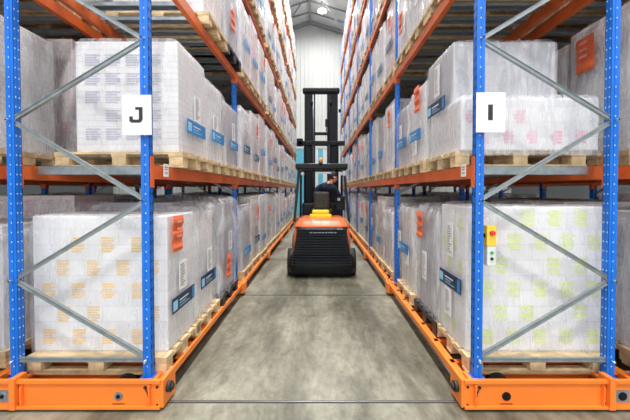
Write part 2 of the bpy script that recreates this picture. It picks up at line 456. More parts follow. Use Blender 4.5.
def note_mesh(w=.15, h=.32):
    m = MB(); i = m.mi('fluo'); nz = 10; rows = []
    for side in (0, 1):
        for k in range(nz+1):
            z = -h/2+h*k/nz; xx = .006*math.sin(k*1.7)+.01*(k/nz)**2-side*.003
            rows.append([m.bm.verts.new((xx, -w/2+w*j/3+.004*math.sin(k*2.1+j), z)) for j in range(4)])
    for s in (0, 1):
        for k in range(nz):
            a, b = rows[s*(nz+1)+k], rows[s*(nz+1)+k+1]
            for j in range(3): m.bm.faces.new((a[j], a[j+1], b[j+1], b[j])).material_index = i
    A, B = rows[:nz+1], rows[nz+1:]
    for k in range(nz):
        for j in (0, 3): m.bm.faces.new((A[k][j], A[k+1][j], B[k+1][j], B[k][j])).material_index = i
    for z in (h*.3, h*.1, -h*.1):
        m.quad([(.020, -w*.25, z), (.020, w*.2, z), (.020, w*.2, z+.022), (.020, -w*.25, z+.022)], 'redprint')
    return m.mesh('orange_note')
NOTE = note_mesh()

# generic loads: a few shapes, their meshes shared by the copies
def mk_variant(seed, h, w, mt, film, amp, blob=0, pr=None, d=1.10, slump=.03, capw=None):
    z0 = PH; parts = [(-d/2, d/2, -w/2, w/2, z0, z0+h-(.12 if capw else 0), mt)]
    if capw: parts.append((-d/2+.1, d/2-.02, -w/2+.05, w/2-capw, z0+h-.12, z0+h, mt))
    prt = []
    if pr: prt = [('x', -w/2, w/2, z0, z0+h-.06, .2, .19, pr, d/2+.002, True, 4, .09, .25, seed),
                  ('y', -d/2, d/2, z0, z0+h-.06, .2, .19, pr, -w/2-.002, True, 4, .09, .25, seed)]
    st = stack(parts, prt)
    fm = film_mesh(-d/2-.012, d/2+.012, -w/2-.012, w/2+.012, z0-.02, z0+h+.02, seed, amp, .11, film, slump+.04, blob+.03)
    return dict(stack=st, film=fm, h=h, w=w, d=d)
V = [mk_variant(1, 1.22, .74, 'carton_white', 'film', .016),
     mk_variant(2, 1.32, .76, 'carton_fine', 'film_milky', .018, capw=.2),
     mk_variant(3, 1.15, .70, 'carton_grey', 'film', .026, .07),
     mk_variant(4, 1.28, .75, 'carton_warm', 'film', .016, 0, 'greyprint'),
     mk_variant(5, 1.10, .72, 'carton_white', 'film_milky', .024, .09, slump=.10),
     mk_variant(6, 1.35, .74, 'carton_pinkish', 'film', .014, 0, 'pinkprint'),
     mk_variant(7, 1.20, .76, 'carton_white', 'film', .018, .03, 'greyprint', capw=.25),
     mk_variant(8, 1.30, .73, 'carton_fine', 'film', .022, .06, slump=.06)]
VLOOK = ['white', 'milky', 'grey', 'off-white', 'crumpled', 'rosy', 'printed', 'pale']

ORD = ['first', 'second', 'third', 'fourth', 'fifth', 'sixth']
TIER = ['floor tier', 'first shelf', 'second shelf', 'third shelf', 'fourth shelf', 'fifth shelf']
POS = ['nearest', 'middle', 'farthest']
def place_load(side, row, tier, bay, idx, x, y, var=None, stickers=(), near=False, plastic=False, label=None, custom=None, w=None):
    """side -1 left, +1 right. x,y = centre of the pallet"""
    v = custom or V[var]
    feat = ''
    kinds = {s[0] for s in stickers}
    if 'note' in kinds: feat = ' with orange note'
    elif 'band' in kinds: feat = ' with blue band'
    elif 'paper' in kinds: feat = ' with paper label'
    if label is None:
        where = '%s rack%s' % ('left' if side < 0 else 'right', '' if row == 0 else ' back row')
        if row: feat = ''
        label = '%s wrapped load%s, %s, %s, %s bay, %s of three' % (VLOOK[var], feat, where, TIER[tier], ORD[bay], POS[idx])
    t = thing('pallet_load', label, 'pallet load', (x, y, LEV[tier]), 0 if side < 0 else PI,
              '%s rack loads on the %s' % ('left' if side < 0 else 'right', TIER[tier]))
    add_pallet(t, near, plastic)
    cs = link('carton_stack', v['stack'], t); fl = link('stretch_film', v['film'], t)
    fx = v['d']/2+.012+v.get('off', .034)
    for s in stickers:
        kind, yy, zz = s[0], s[1], s[2]; k = s[3] if len(s) > 3 else 0
        me, nm = {'band': (BAND[k % 3], 'blue_band'), 'paper': (PAPER[k % 3], 'paper_label'), 'note': (NOTE, 'orange_note')}[kind]
        o = link(nm, me, t, (fx, yy, zz))
        if kind == 'note':
            o.rotation_euler = (random.uniform(-.08, .08), 0, 0)
            if near: o.scale = (1, 1.4, 1)
        if side > 0 and kind == 'band': pass
    return t

# near loads, each shaped after the one in the photograph -----------------------
LX, RXX = -1.305, 1.262       # aisle face of the loads, left and right
def custom(seed, parts, prt, fbox, mt, amp=.014, blob=0, rnd=.06, slump=.03, d=1.1, off=.03, w=.7):
    return dict(stack=stack(parts, prt), film=film_mesh(*fbox, seed, amp, rnd, mt, slump, blob, 20, 12, 18), h=1, w=w, d=d, off=off)
hd = .56
# floor tier, left, first: amber printed cartons
c1 = custom(11, [(-.61, .56, -.29, .30, PH, 1.33, 'carton_white')],
            [('y', -.58, .56, PH, 1.30, .26, .175, 'yellowprint', -.292, True, 6, .11, .06, 5)],
            (-.625, .575, -.305, .315, .13, 1.355), 'film_thin', .010, 0, .05, .015, 1.12)
place_load(-1, 0, 0, 0, 0, LX-.575, 3.14, stickers=[('note', -.17, 1.165), ('paper', -.06, .765, 0), ('band', -.04, .53, 0)], near=True,
           label='wrapped cartons with amber print, left rack floor tier, nearest the camera', custom=c1)
c2 = custom(12, [(-.55, .53, -.33, .32, PH, 1.30, 'carton_white'), (-.5, .3, -.3, .3, 1.30, 1.42, 'carton_grey')], [],
            (-.57, .55, -.35, .34, .10, 1.44), 'film', .03, .07, .08, .08, 1.08, .05)
place_load(-1, 0, 0, 0, 1, LX-.575, 3.84, stickers=[('paper', .0, .75, 0), ('band', -.04, .54, 0)], near=True,
           label='crumpled film load with paper label and blue band, left floor tier, second along', custom=c2)
c3 = custom(13, [(-.55, .53, -.36, .36, PH, 1.38, 'carton_grey')], [],
            (-.57, .56, -.40, .40, .10, 1.52), 'film', .05, .10, .1, .10, 1.1, .06)
place_load(-1, 0, 0, 0, 2, LX-.575, 4.78, stickers=[('note', -.2, .50), ('paper', -.12, .85, 0)], near=True, plastic=True,
           label='baggy film load on black pallet with low orange note, left floor tier', custom=c3)
# first shelf, left
c4 = custom(14, [(-.42, .54, -.36, .36, PH, 1.18, 'carton_fine')],
            [('y', -.38, .5, PH+.05, 1.15, .19, .15, 'greyprint', -.362, False, 5, .14, .05, 9)],
            (-.435, .555, -.375, .375, .10, 1.22), 'film_thin', .010, 0, .06, .02, 1.08)
place_load(-1, 0, 1, 0, 0, LX-.555, 3.46, stickers=[('band', .0, .42, 1), ('paper', .02, .63, 0)], near=True,
           label='smooth white load behind sign J, left rack first shelf, nearest the camera', custom=c4)
c5 = custom(15, [(-.55, .52, -.35, .35, PH, 1.12, 'carton_white')], [], (-.57, .54, -.37, .37, .08, 1.18), 'film', .024, .03, .08, .05, 1.08)
place_load(-1, 0, 1, 0, 1, LX-.575, 4.26, stickers=[('band', .0, .46, 1), ('paper', -.1, .62, 2)], near=True,
           label='wrapped white load with blue band, left first shelf, second from the camera', custom=c5)
c6 = custom(16, [(-.55, .53, -.33, .33, PH, 1.05, 'carton_grey')], [], (-.57, .55, -.35, .35, .08, 1.10), 'film', .022, .03, .08, .05, 1.1)
place_load(-1, 0, 1, 0, 2, LX-.575, 5.03, stickers=[('band', .0, .46, 2), ('paper', -.05, .66, 0)], near=True,
           label='greyish wrapped load with blue band, left first shelf, just before second post', custom=c6)
# second shelf, left
c7 = custom(17, [(-.55, .52, -.36, .36, PH, 1.25, 'carton_pinkish')],
            [('y', -.5, .5, PH, 1.2, .30, .10, 'redprint', -.362, False, 2, .24, .15, 4)],
            (-.56, .54, -.375, .375, .10, 1.28), 'film_thin', .012, 0, .05, .02, 1.1)
place_load(-1, 0, 2, 0, 0, LX-.575, 4.27, stickers=[('paper', 0, .8, 0)], near=True,
           label='salmon-printed white cartons on second shelf of left rack, nearest the camera', custom=c7)
place_load(-1, 0, 2, 0, 2, LX-.575, 5.06, 2, [('note', -.1, .6)], True, plastic=True, label='grey wrapped load on black pallet, left second shelf before second post')
# floor tier, right: lime printed cartons.  (rotated half a turn, so the near end is local +Y)
c8 = custom(21, [(-.67, .57, -.29, .30, PH, 1.41, 'carton_white')],
            [('y', -.64, .57, PH, 1.39, .23, .18, 'limeprint', .302, True, 6, .115, .06, 5),
             ('x', -.28, .28, PH, 1.38, .24, .17, 'limeprint', .572, True, 5, .08, .3, 6)],
            (-.685, .585, -.305, .315, .13, 1.44), 'film_thin', .010, 0, .05, .015, 1.14)
place_load(1, 0, 0, 0, 0, RXX+.59, 3.15, stickers=[('paper', .04, 1.09, 1), ('band', .04, .70, 0), ('paper', .0, .49, 0)], near=True,
           label='wrapped cartons with lime green print, right rack floor tier, nearest the camera', custom=c8)
c9 = custom(22, [(-.55, .54, -.34, .34, PH, 1.36, 'carton_grey')], [], (-.57, .56, -.37, .37, .10, 1.42), 'film', .034, .06, .09, .05, 1.1, .05)
place_load(1, 0, 0, 0, 1, RXX+.575, 3.86, stickers=[('note', -.14, 1.14), ('paper', .05, .68, 1)], near=True, plastic=True,
           label='film-wrapped load on black pallet with orange note, right floor tier, second along', custom=c9)
c10 = custom(23, [(-.55, .53, -.36, .36, PH, 1.30, 'carton_warm')], [], (-.57, .56, -.40, .38, .10, 1.38), 'film', .030, .05, .09, .05, 1.1, .05)
place_load(1, 0, 0, 0, 2, RXX+.575, 4.80, stickers=[('band', .05, .72, 1), ('paper', -.2, .8, 0), ('paper', .22, .62, 2)], near=True,
           label='off-white load with two paper labels, right floor tier, before second post', custom=c10)
# first shelf, right: low pink printed layer, set back upper block
c11 = custom(24, [(-.68, .56, -.38, .43, PH, .62, 'carton_white'), (-.45, .54, -.52, .20, .62, 1.22, 'carton_grey')],
             [('y', -.62, .56, PH, .60, .22, .16, 'pinkprint', .432, True, 4, .10, .2, 3)],
             (-.695, .575, -.39, .445, .10, .66), 'film', .012, 0, .05, .02, 1.12)
t = place_load(1, 0, 1, 0, 0, RXX+.575, 3.40, stickers=[], near=True,
               label='tall grey block on low pink-printed layer behind sign I, right first shelf', custom=c11)
link('upper_film', film_mesh(-.47, .555, -.535, .215, .60, 1.26, 31, .010, .06, 'film', .03, 0, 18, 10, 12), t)
link('blue_band', BAND[0], t, (.60, -.10, .66)); link('paper_label', PAPER[1], t, (.60, -.08, .93))
c12 = custom(25, [(-.55, .53, -.33, .33, PH, 1.12, 'carton_white')], [], (-.57, .55, -.36, .36, .08, 1.18), 'film', .022, .03, .08, .05, 1.08)
place_load(1, 0, 1, 0, 1, RXX+.575, 4.34, stickers=[('note', .1, .95), ('band', .0, .50, 1), ('paper', .0, .35, 2)], near=True,
           label='wrapped load with orange note over blue band, right first shelf, second along', custom=c12)
c13 = custom(26, [(-.55, .53, -.34, .34, PH, 1.02, 'carton_grey')], [], (-.57, .55, -.37, .37, .08, 1.08), 'film', .026, .05, .08, .05, 1.08)
place_load(1, 0, 1, 0, 2, RXX+.575, 5.09, stickers=[('band', .05, .50, 1), ('paper', .0, .62, 1)], near=True,
           label='greyish wrapped load with blue band, right first shelf, before second post', custom=c13)
# second shelf, right
c14 = custom(27, [(-.55, .53, -.36, .36, PH, 1.25, 'carton_warm')], [], (-.57, .55, -.38, .38, .08, 1.30), 'film', .020, .02, .08, .03, 1.1)
for idx, (yy, vv, st, lb) in enumerate([(3.42, c14, [('paper', 0, .5, 0)], 'off-white wrapped load on right rack second shelf, nearest the camera'),
                                         (4.24, V[4], [('paper', 0, .6, 1)], 'crumpled white load on right rack second shelf, second from the camera'),
                                         (5.05, V[0], [('note', 0, .6), ('paper', .15, .5, 1)], 'white load with orange note on right second shelf before second post')]):
    place_load(1, 0, 2, 0, idx, RXX+.575, yy, custom=vv, stickers=st, near=True, label=lb)

# all the remaining front-row loads
first_bay = {3: 1, 4: 2, 5: 3}
rnd = random.Random(21)
for side in (-1, 1):
    for tier in range(6):
        for bay in range(first_bay.get(tier, 1), NB):
            last = -1
            for idx in range(3):
                v = rnd.randrange(8)
                while v == last: v = rnd.randrange(8)
                last = v
                y = FR[bay]+.10+.09+.42+idx*.865+rnd.uniform(-.02, .02)
                st = []
                r = rnd.random()
                if r < .62: st.append(('band', rnd.uniform(-.08, .08), rnd.choice((.46, .52, .66)), rnd.randrange(3)))
                if rnd.random() < .7: st.append(('paper', rnd.uniform(-.15, .15), rnd.uniform(.78, .92), rnd.randrange(3)))
                if rnd.random() < .24: st.append(('note', rnd.uniform(-.15, .15), rnd.uniform(1.0, 1.08)))
                xf = (LX if side < 0 else RXX)+side*(.575+rnd.uniform(0, .03))
                place_load(side, 0, tier, bay, idx, xf, y, v, st)
# back rows of the same racks (they face away from this aisle)
BX = 2.76+.57
rnd = random.Random(5)
c20 = custom(41, [(-.55, .55, -.37, .37, PH, 1.48, 'carton_fine')], [], (-.57, .57, -.385, .385, .08, 1.52), 'film', .012, 0, .07, .03, 1.1)
c21 = custom(42, [(-.55, .55, -.36, .36, PH, 1.32, 'carton_fine')], [], (-.57, .57, -.375, .375, .08, 1.36), 'film', .012, 0, .07, .03, 1.1)
for side in (-1, 1):
    for tier in (0, 1, 2):
        for bay in (0, 1, 2):
            for idx in range(3):
                v = rnd.randrange(8); y = FR[bay]+.10+.08+.41+idx*.865
                if bay == 0 and tier == 1 and idx == 0:
                    t = place_load(side, 1, tier, bay, idx, side*BX, 3.30 if side > 0 else 3.12, custom=c20 if side > 0 else c21, near=True,
                        label='tall pale load with a big orange note at right edge, first shelf' if side > 0 else 'pale wrapped load at the left edge, first shelf of back row')
                    if side > 0:
                        o = link('orange_note', NOTE, t, (.59+.012, -.10, 1.18)); o.scale = (1, 1.5, 1.1)
                else:
                    if bay > 0 and tier == 2: continue
                    if side < 0 and tier == 1 and bay == 0 and idx == 1: v = 5
                    place_load(side, 1, tier, bay, idx, side*BX, y, v)

# ------------------------------------------------------------------ racking
PX, PY = .066, .064
def post_mesh(zb):
    """upright: web towards +X, open towards -X, slotted"""
    m = MB(); h = TOPZ; t = .004
    m.box(PX/2-t, PX/2, -PY/2, PY/2, zb, h, 'blue')
    for s in (-1, 1):
        m.box(-PX/2, PX/2, s*PY/2-(t if s > 0 else 0), s*PY/2+(t if s < 0 else 0), zb, h, 'blue')
        m.box(-PX/2, -PX/2+t, s*PY/2-(.03 if s > 0 else 0), s*PY/2+(.03 if s < 0 else 0), zb, h, 'blue')
        m.box(-PX/2+.024, -PX/2+.030, s*PY/2-(.004 if s > 0 else -.0), s*(PY/2+.004), zb, h, 'blue')
    z = zb+.1
    while z < h-.05:
        for s in (-1, 1):
            y = s*(PY/2+.0012)
            m.quad([(-.001, y, z-.006), (.007, y, z-.006), (.007, y, z+.006), (-.001, y, z+.006)], 'hole_light')
            for w in (-.018, .018):
                x = PX/2+.0012
                m.quad([(x, w-.006, z-.013), (x, w+.006, z-.013), (x, w+.004, z+.013), (x, w-.004, z+.013)], 'hole_dark')
            x = -PX/2-.0012; yy = s*(PY/2-.015)
            m.quad([(x, yy-.005, z-.006), (x, yy+.005, z-.006), (x, yy+.005, z+.006), (x, yy-.005, z+.006)], 'hole_light')
        z += .078
    m.box(-PX/2-.02, PX/2+.015, -PY/2-.015, PY/2+.015, zb, zb+.008, 'blue')
    return m.mesh('upright_post')
ZB = .225
POST = post_mesh(ZB)
DEP = 1.078                                 # between post centres across a frame
NODES = [.385+.645*k for k in range(16)]
def brace_piece(z0, z1, flip, s, dep=DEP):
    """galvanised channel from the aisle post to the rear post; x runs from 0 to s*dep"""
    xa, xb = 0, s*dep
    if flip: xa, xb = xb, xa
    m = MB(); m.bar((xa, 0, z0), (xb, 0, z1), .024, .030, 'galv', (0, 0, 1))
    a = Vector((xa, 0, z0)); b = Vector((xb, 0, z1)); d = (b-a).normalized(); up = Vector((0, 1, 0)).cross(d)
    if up.z < 0: up = -up
    for q in (-1, 1): m.bar(a+up*.014*q+Vector((0, -.014, 0)), b+up*.014*q+Vector((0, -.014, 0)), .010, .005, 'galv')
    for p in (a, b): m.cyl(p+Vector((0, -.060, 0)), p+Vector((0, -.03, 0)), .008, 'bolt', 8)
    return m
def beam_mesh(y0, y1, face, conn=True):
    """box beam with hooked end plates, local x=0 at aisle face of post, body inward by `face`"""
    m = MB(); s = face
    xs = sorted((0.004*s, -.05*s)); m.box(xs[0], xs[1], y0+.004, y1-.004, -.115, 0, 'orange_beam')
    xs2 = sorted((-.05*s, -.018*s)); m.box(xs[0], xs[1], y0, y1, -.004, .0, 'orange_beam')
    for y, e in ((y0, 1), (y1, -1)):
        a = sorted((y, y+e*.006)); m.box(*sorted((-.07*s, .006*s)), a[0], a[1], -.19, .065, 'orange_beam')
        b = sorted((y, y-e*.055)); m.box(*sorted((.003*s, .008*s)), b[0], b[1], -.19, .065, 'orange_beam')
    return m.mesh('load_beam')
def bar_mesh(depth, h):
    m = MB(); m.box(-depth/2, depth/2, -.04, -.036, -h, 0, 'galv').box(-depth/2, depth/2, .036, .04, -h, 0, 'galv')
    m.box(-depth/2, depth/2, -.04, .04, -.003, 0, 'galv').box(-depth/2, depth/2, -.05, -.036, -h-.003, -h, 'galv').box(-depth/2, depth/2, .036, .05, -h-.003, -h, 'galv')
    return m
SUP = bar_mesh(1.00, .042).mesh('support_bar'); SUP_TALL = bar_mesh(1.00, .072).mesh('support_bar')

for side in (-1, 1):
    word = 'left' if side < 0 else 'right'
    xf = -1.367 if side < 0 else 1.262          # aisle face of the front posts
    xe = xf+side*0                             # working edge
    rack = thing('mobile_pallet_rack', 'blue and orange mobile pallet rack on the %s of the aisle, lettered %s' % (word, 'J' if side < 0 else 'I'),
                 'rack', (xf+side*.6, Z1, 0), 0, 'mobile pallet racks')
    ox, oy = rack.location.x, rack.location.y
    def put(name, me, x, y, z, mirror=False):
        o = link(name, me, rack, (x-ox, y-oy, z))
        if mirror: o.rotation_euler = (0, 0, PI)
        return o
    xa = xf+side*PX/2; xb = xa+side*DEP         # front row post centres
    xc = xb+side*(PX+.20); xd = xc+side*DEP    # back row
    for k, y in enumerate(FR):
        yc = y+PY/2
        put('upright_post', POST, xa, yc, 0, side > 0)      # web faces the aisle
        put('upright_post', POST, xb, yc, 0, side < 0)
        if k <= 3:
            put('upright_post', POST, xc, yc, 0, side > 0); put('upright_post', POST, xd, yc, 0, side < 0)
        # bracing
        if k == 0:
            for j in range(15):
                flip = (j % 2 == 1)
                # nodes alternate: aisle post at even, rear post at odd
                z0, z1 = NODES[j], NODES[j+1]
                b = brace_piece(z0-.0, z1, flip, side)
                put('diagonal_brace', b.mesh('diagonal_brace'), xa, yc-.012, 0)
            put('horizontal_brace', brace_piece(.375, .375, False, side).mesh('horizontal_brace'), xa, yc-.012, 0)
            put('horizontal_brace', brace_piece(TOPZ-.1, TOPZ-.1, False, side).mesh('horizontal_brace'), xa, yc-.012, 0)
            m = MB()
            for j in range(15): 
                q = (j % 2 == 1); x0, x1 = (0, side*DEP) if not q else (side*DEP, 0)
                m.bar((x0, 0, NODES[j]), (x1, 0, NODES[j+1]), .024, .030, 'galv')
            m.bar((0, 0, .375), (side*DEP, 0, .375), .024, .030, 'galv')
            LATT = m.mesh('frame_bracing')
        else: put('frame_bracing', LATT, xa, yc, 0)
        if k <= 3: put('frame_bracing', LATT, xc, yc, 0)
    bm_f = beam_mesh(PY+.002, BAY-.002, -side); bm_r = beam_mesh(PY+.002, BAY-.002, side)
    nsup = 0; extra = MB()
    for bay in range(NB):
        for lv in range(1, 6):
            o = put('load_beam', bm_f, xf, FR[bay], LEV[lv]); o2 = put('load_beam', bm_r, xb+side*PX/2, FR[bay], LEV[lv])
            for q in range(9):
                y = FR[bay]+PY+.18+q*.285; x = (xa+xb)/2
                vis = (lv <= 2 and bay < 3) or (lv == 3 and bay in (1, 2)) or (lv == 4 and bay in (2,)) 
                if vis and nsup < 99: put('support_bar', SUP_TALL if q == 0 else SUP, x, y, LEV[lv]-.001); nsup += 1
                else: extra.box(x-.50-ox, x+.50-ox, y-.04-oy, y+.04-oy, LEV[lv]-.045, LEV[lv]-.001, 'galv')
    for bay in range(3):
        for lv in (1, 2):
            put('load_beam', bm_f, xc-side*PX/2, FR[bay], LEV[lv]); put('load_beam', bm_r, xd+side*PX/2, FR[bay], LEV[lv])
            for q in range(9):
                y = FR[bay]+PY+.18+q*.285; x = (xc+xd)/2
                extra.box(x-.50-ox, x+.50-ox, y-.04-oy, y+.04-oy, LEV[lv]-.045, LEV[lv]-.001, 'galv')
    e = extra.build('support_bars', rack); e['kind'] = 'stuff'
    # ---- the mobile base
    L = NB*BAY+PY
    e0 = xf-side*.127                            # edge towards the aisle
    def sx(d): return e0+side*d-ox               # distance away from the aisle edge
    def B(m, d0, d1, y0, y1, z0, z1, mt='orange_base', bev=0):
        a, b = sorted((sx(d0), sx(d1))); m.box(a, b, y0, y1, z0, z1, mt, bev)
    WD = 2.72
    m = MB()                                     # front end channel
    B(m, .02, 1.155, -.055, -.045, .045, .225); B(m, 0.02, 1.155, -.075, -.045, .225, .250); B(m, .02, 1.155, -.085, -.045, .025, .045)
    B(m, 1.20, WD, -.055, -.045, .045, .225); B(m, 1.20, WD, -.075, -.045, .225, .250); B(m, 1.20, WD, -.085, -.045, .025, .045)
    B(m, .0, .02, -.06, .16, .025, .245); B(m, .10, .11, -.085, -.05, .045, .215); B(m, 1.155, 1.20, -.095, .02, .025, .27)
    B(m, 1.115, 1.125, -.085, -.05, .045, .21)
    m.build('base_end_channel', rack)
    fr = rack.children[-1] if False else None
    m = MB()
    B(m, .02, WD, .16, .175, .045, .19); B(m, .02, WD, .13, .175, .18, .192)
    m.build('base_cross_channel', rack)
    for d, nm in ((.36, 'cap'), (1.285, 'cap')):
        if d > 1: pm = MB(); B(pm, d-.055, d+.055, -.0585, -.0555, .065, .165, 'galv'); pm.build('sensor_plate', rack)
        mm = MB(); x = sx(d); mm.cyl((x, -.062, .115), (x, -.055, .115), .034, 'galv' if side < 0 else 'steel_dark', 24)
        mm.cyl((x, -.066, .115), (x, -.055, .115), .016, 'steel_dark', 16); mm.build('axle_cap', rack)
        mw = MB(); mw.cyl((x, -.02, .115), (x, .10, .115), .106, 'steel_dark', 32); mw.cyl((x, -.035, .12), (x, .12, .12), .05, 'steel_dark', 20); mw.build('wheel', rack)
    mm = MB(); mm.cyl((sx(-.03), .02, .15), (sx(.01), .02, .15), .042, 'blackplastic', 20); mm.cyl((sx(-.045), .02, .15), (sx(-.03), .02, .15), .028, 'blackplastic', 20)
    mm.build('bumper', rack)
    mm = MB(); mm.cyl((sx(.145), -.062, .185), (sx(.145), -.055, .185), .013, 'blackplastic', 12)
    pts = [(sx(.145), -.066, .185), (sx(.125), -.066, .15), (sx(.115), -.066, .10), (sx(.12), -.066, .05)]
    for a, b in zip(pts, pts[1:]): mm.cyl(a, b, .004, 'blackplastic', 6)
    mm.build('sensor_cable', rack)
    mm = MB(); 
    for q in (.045, .19): mm.cyl((sx(.05), -.064, q), (sx(.05), -.055, q), .009, 'steel_dark', 8)
    for q in (.06, .195): mm.cyl((sx(1.14), -.066, q), (sx(1.14), -.055, q), .009, 'steel_dark', 8)
    mm.build('base_bolts', rack)
    mm = MB(); B(mm, .31, .41, -.060, -.0555, .052, .056, 'ink'); mm.build('slot', rack)
    # long rails along both sides of each row
    for d, nm in ((.03, 'base_side_rail'), (1.20, 'base_side_rail'), (1.42, 'base_side_rail'), (2.50, 'base_side_rail')):
        m = MB(); B(m, d, d+.07, .02, L, .148, .2035, 'orange_base')
        m.build(nm, rack)
    # gusset ramp from end channel to rail
    for k, y in enumerate(FR):
        m = MB(); yy = y-Z1
        if k:
            for q in (0, .16): mc = MB(); B(mc, .02, WD, yy+q, yy+q+.012, .04, .195); mc.build('carriage_beam', rack)
            mc = MB(); B(mc, -.0, .045, yy-.02, yy+.19, .06, .21); mc.build('carriage_end_plate', rack)
        for d0, d1 in ((.08, .22), (1.16, 1.28), (1.46, 1.58)):
            m = MB(); B(m, d0, d1, yy-.03 if k else -.045, yy+.11, .205, .226); m.build('post_foot', rack)
    # runners the floor tier pallets stand on
    for bay in range(NB):
        m = MB()
        for q in range(6):
            y = FR[bay]-Z1+.32+q*.42
            B(m, .06, 1.22, y-.03, y+.03, .15, .2035, 'orange_beam')
        m.build('cross_runner', rack)

for side in (-1, 1):
    word = 'left' if side < 0 else 'right'
    X0 = side*4.55
    rack = thing('mobile_pallet_rack', 'neighbouring blue and orange rack beyond the %s rack, glimpsed through its gap' % word, 'rack', (X0, Z1, 0), 0, 'neighbouring racks')
    for q in (0, DEP):
        for k in range(4):
            o = link('upright_post', POST, rack, (side*q, BAY*k+PY/2, 0))
            if (side > 0) == (q == 0): o.rotation_euler = (0, 0, PI)
    for k in range(4): link('frame_bracing', LATT if side > 0 else LATT, rack, (0 if side > 0 else -DEP, BAY*k+PY/2, 0))
    for bay in range(3):
        for lv in (1, 2):
            link('load_beam', bm_f, rack, (-side*PX/2, BAY*bay, LEV[lv])) if side > 0 else link('load_beam', bm_r, rack, (PX/2, BAY*bay, LEV[lv]))
            link('load_beam', bm_r, rack, (DEP+PX/2, BAY*bay, LEV[lv])) if side > 0 else link('load_beam', bm_f, rack, (-DEP-PX/2, BAY*bay, LEV[lv]))
    m = MB(); a, b = sorted((-.1*side, side*(DEP+.15))); m.box(a, b, -.055, -.045, .045, .225, 'orange_base').box(a, b, -.085, -.045, .205, .235, 'orange_base').box(a, b, -.085, -.045, .025, .045, 'orange_base')
    m.build('base_end_channel', rack)
    for q in (0, DEP):
        MB().box(side*q-.04, side*q+.04, -.04, BAY*3+PY, .085, .2045, 'orange_base').build('base_side_rail', rack)
    for tier in (0, 1):
        for bay in range(3):
            for idx in range(3):
                v = (bay*3+idx*2+tier*5+(side > 0)) % 8
                place_load(side, 1, tier, bay, idx, X0+side*DEP/2, FR[bay]+.10+.08+.41+idx*.865, v,
                    label='%s wrapped load in the neighbouring %s rack, %s, %s bay, %s of three' % (VLOOK[v], word, TIER[tier], ORD[bay], POS[idx]))
# ------------------------------------------------------------------ signs, control box
def glyph_text(ch, size, parent, loc, mt, wscale=1):
    cu = bpy.data.curves.new('letter', 'FONT'); cu.body = ch; cu.size = size; cu.extrude = .0015; cu.align_x = 'CENTER'; cu.align_y = 'CENTER'; cu.offset = .006
    o = bpy.data.objects.new('tmp', cu); col.objects.link(o)
    bpy.context.view_layer.update()
    dg = bpy.context.evaluated_depsgraph_get(); me = bpy.data.meshes.new_from_object(o.evaluated_get(dg))
    col.objects.unlink(o); bpy.data.objects.remove(o)
    me.materials.clear(); me.materials.append(M[mt])
    q = link('letter', me, parent, loc); q.rotation_euler = (PI/2, 0, 0); q.scale = (wscale, 1, 1); return q
for ch, xc, zc, lab in (('J', -1.446, 2.355, 'white board with black letter J hanging on the left blue post'),
                        ('I', 1.360, 2.375, 'white board with black letter I hanging on the right blue post')):
    t = thing('letter_sign', lab, 'sign', (xc, 2.622, zc), 0, 'aisle letter signs')
    m = MB(); m.box(-.114, .118, -.002, .002, -.158, .158, 'white_sheet', .001); m.build('board', t)
    MB().cyl((.09*(1 if ch == 'J' else -1), -.004, .135), (.09*(1 if ch == 'J' else -1), -.002, .135), .006, 'bolt', 10).build('screw', t)
    if ch == 'J':
        m = MB(); o = []                            # squared bold J
        pts = [(-.010, .062), (.048, .062), (.048, -.034), (.040, -.052), (.024, -.062), (-.040, -.062), (-.058, -.050), (-.058, -.012), (-.030, -.012), (-.030, -.032), (-.024, -.037), (.012, -.037), (.018, -.030), (.018, .040), (-.010, .040)]
        i = m.mi('ink'); vs = [m.bm.verts.new((x, -.0032, z)) for x, z in pts]; m.bm.faces.new(vs).material_index = i
        vs2 = [m.bm.verts.new((x, -.0022, z)) for x, z in pts]
        for k in range(len(pts)): m.bm.faces.new((vs[k], vs[(k+1) % len(pts)], vs2[(k+1) % len(pts)], vs2[k]))
        m.build('letter', t)
    else:
        MB().box(-.020, .018, -.0035, -.0022, -.062, .062, 'ink').build('letter', t)
# little tags on the beams
for side, x, yy in ((-1, -1.335, 2.86), (1, 1.262, 2.86)):
    t = thing('beam_tag', 'small white printed tag on the %s first-shelf orange beam near the post' % ('left' if side < 0 else 'right'), 'tag', (x-side*.008, yy, 1.93), 0, 'shelf tags')
    MB().box(-.002, .002, -.045, .045, -.055, .055, 'paper').build('card', t)
    m = MB()
    for z in (.03, .01, -.02): m.box(-.003, .003, -.03, .025, z-.006, z+.002, 'text_grey')
    m.build('print', t)
# control box on the right front post
t = thing('control_box', 'yellow and grey push-button box hanging beside the right front blue post', 'control box', (1.405, 2.70, 1.27), 0)
MB().box(-.040, .040, -.035, .035, .03, .20, 'ctrl', .008).build('upper_housing', t)
MB().box(-.036, .036, -.033, .033, -.13, .03, 'ctrl_grey', .006).build('lower_housing', t)
MB().cyl((0, -.055, .14), (0, -.034, .14), .020, 'red', 20).build('stop_button', t)
MB().cyl((0, -.042, -.02), (0, -.032, -.02), .012, 'green', 16).build('button', t)
MB().cyl((0, -.042, -.07), (0, -.032, -.07), .012, 'ink', 16).build('button', t)
MB().box(-.03, .03, -.034, -.032, .045, .085, 'paper').build('text_plate', t)
MB().box(-.12, -.03, -.01, .01, .1, .13, 'steel_dark').build('bracket', t)

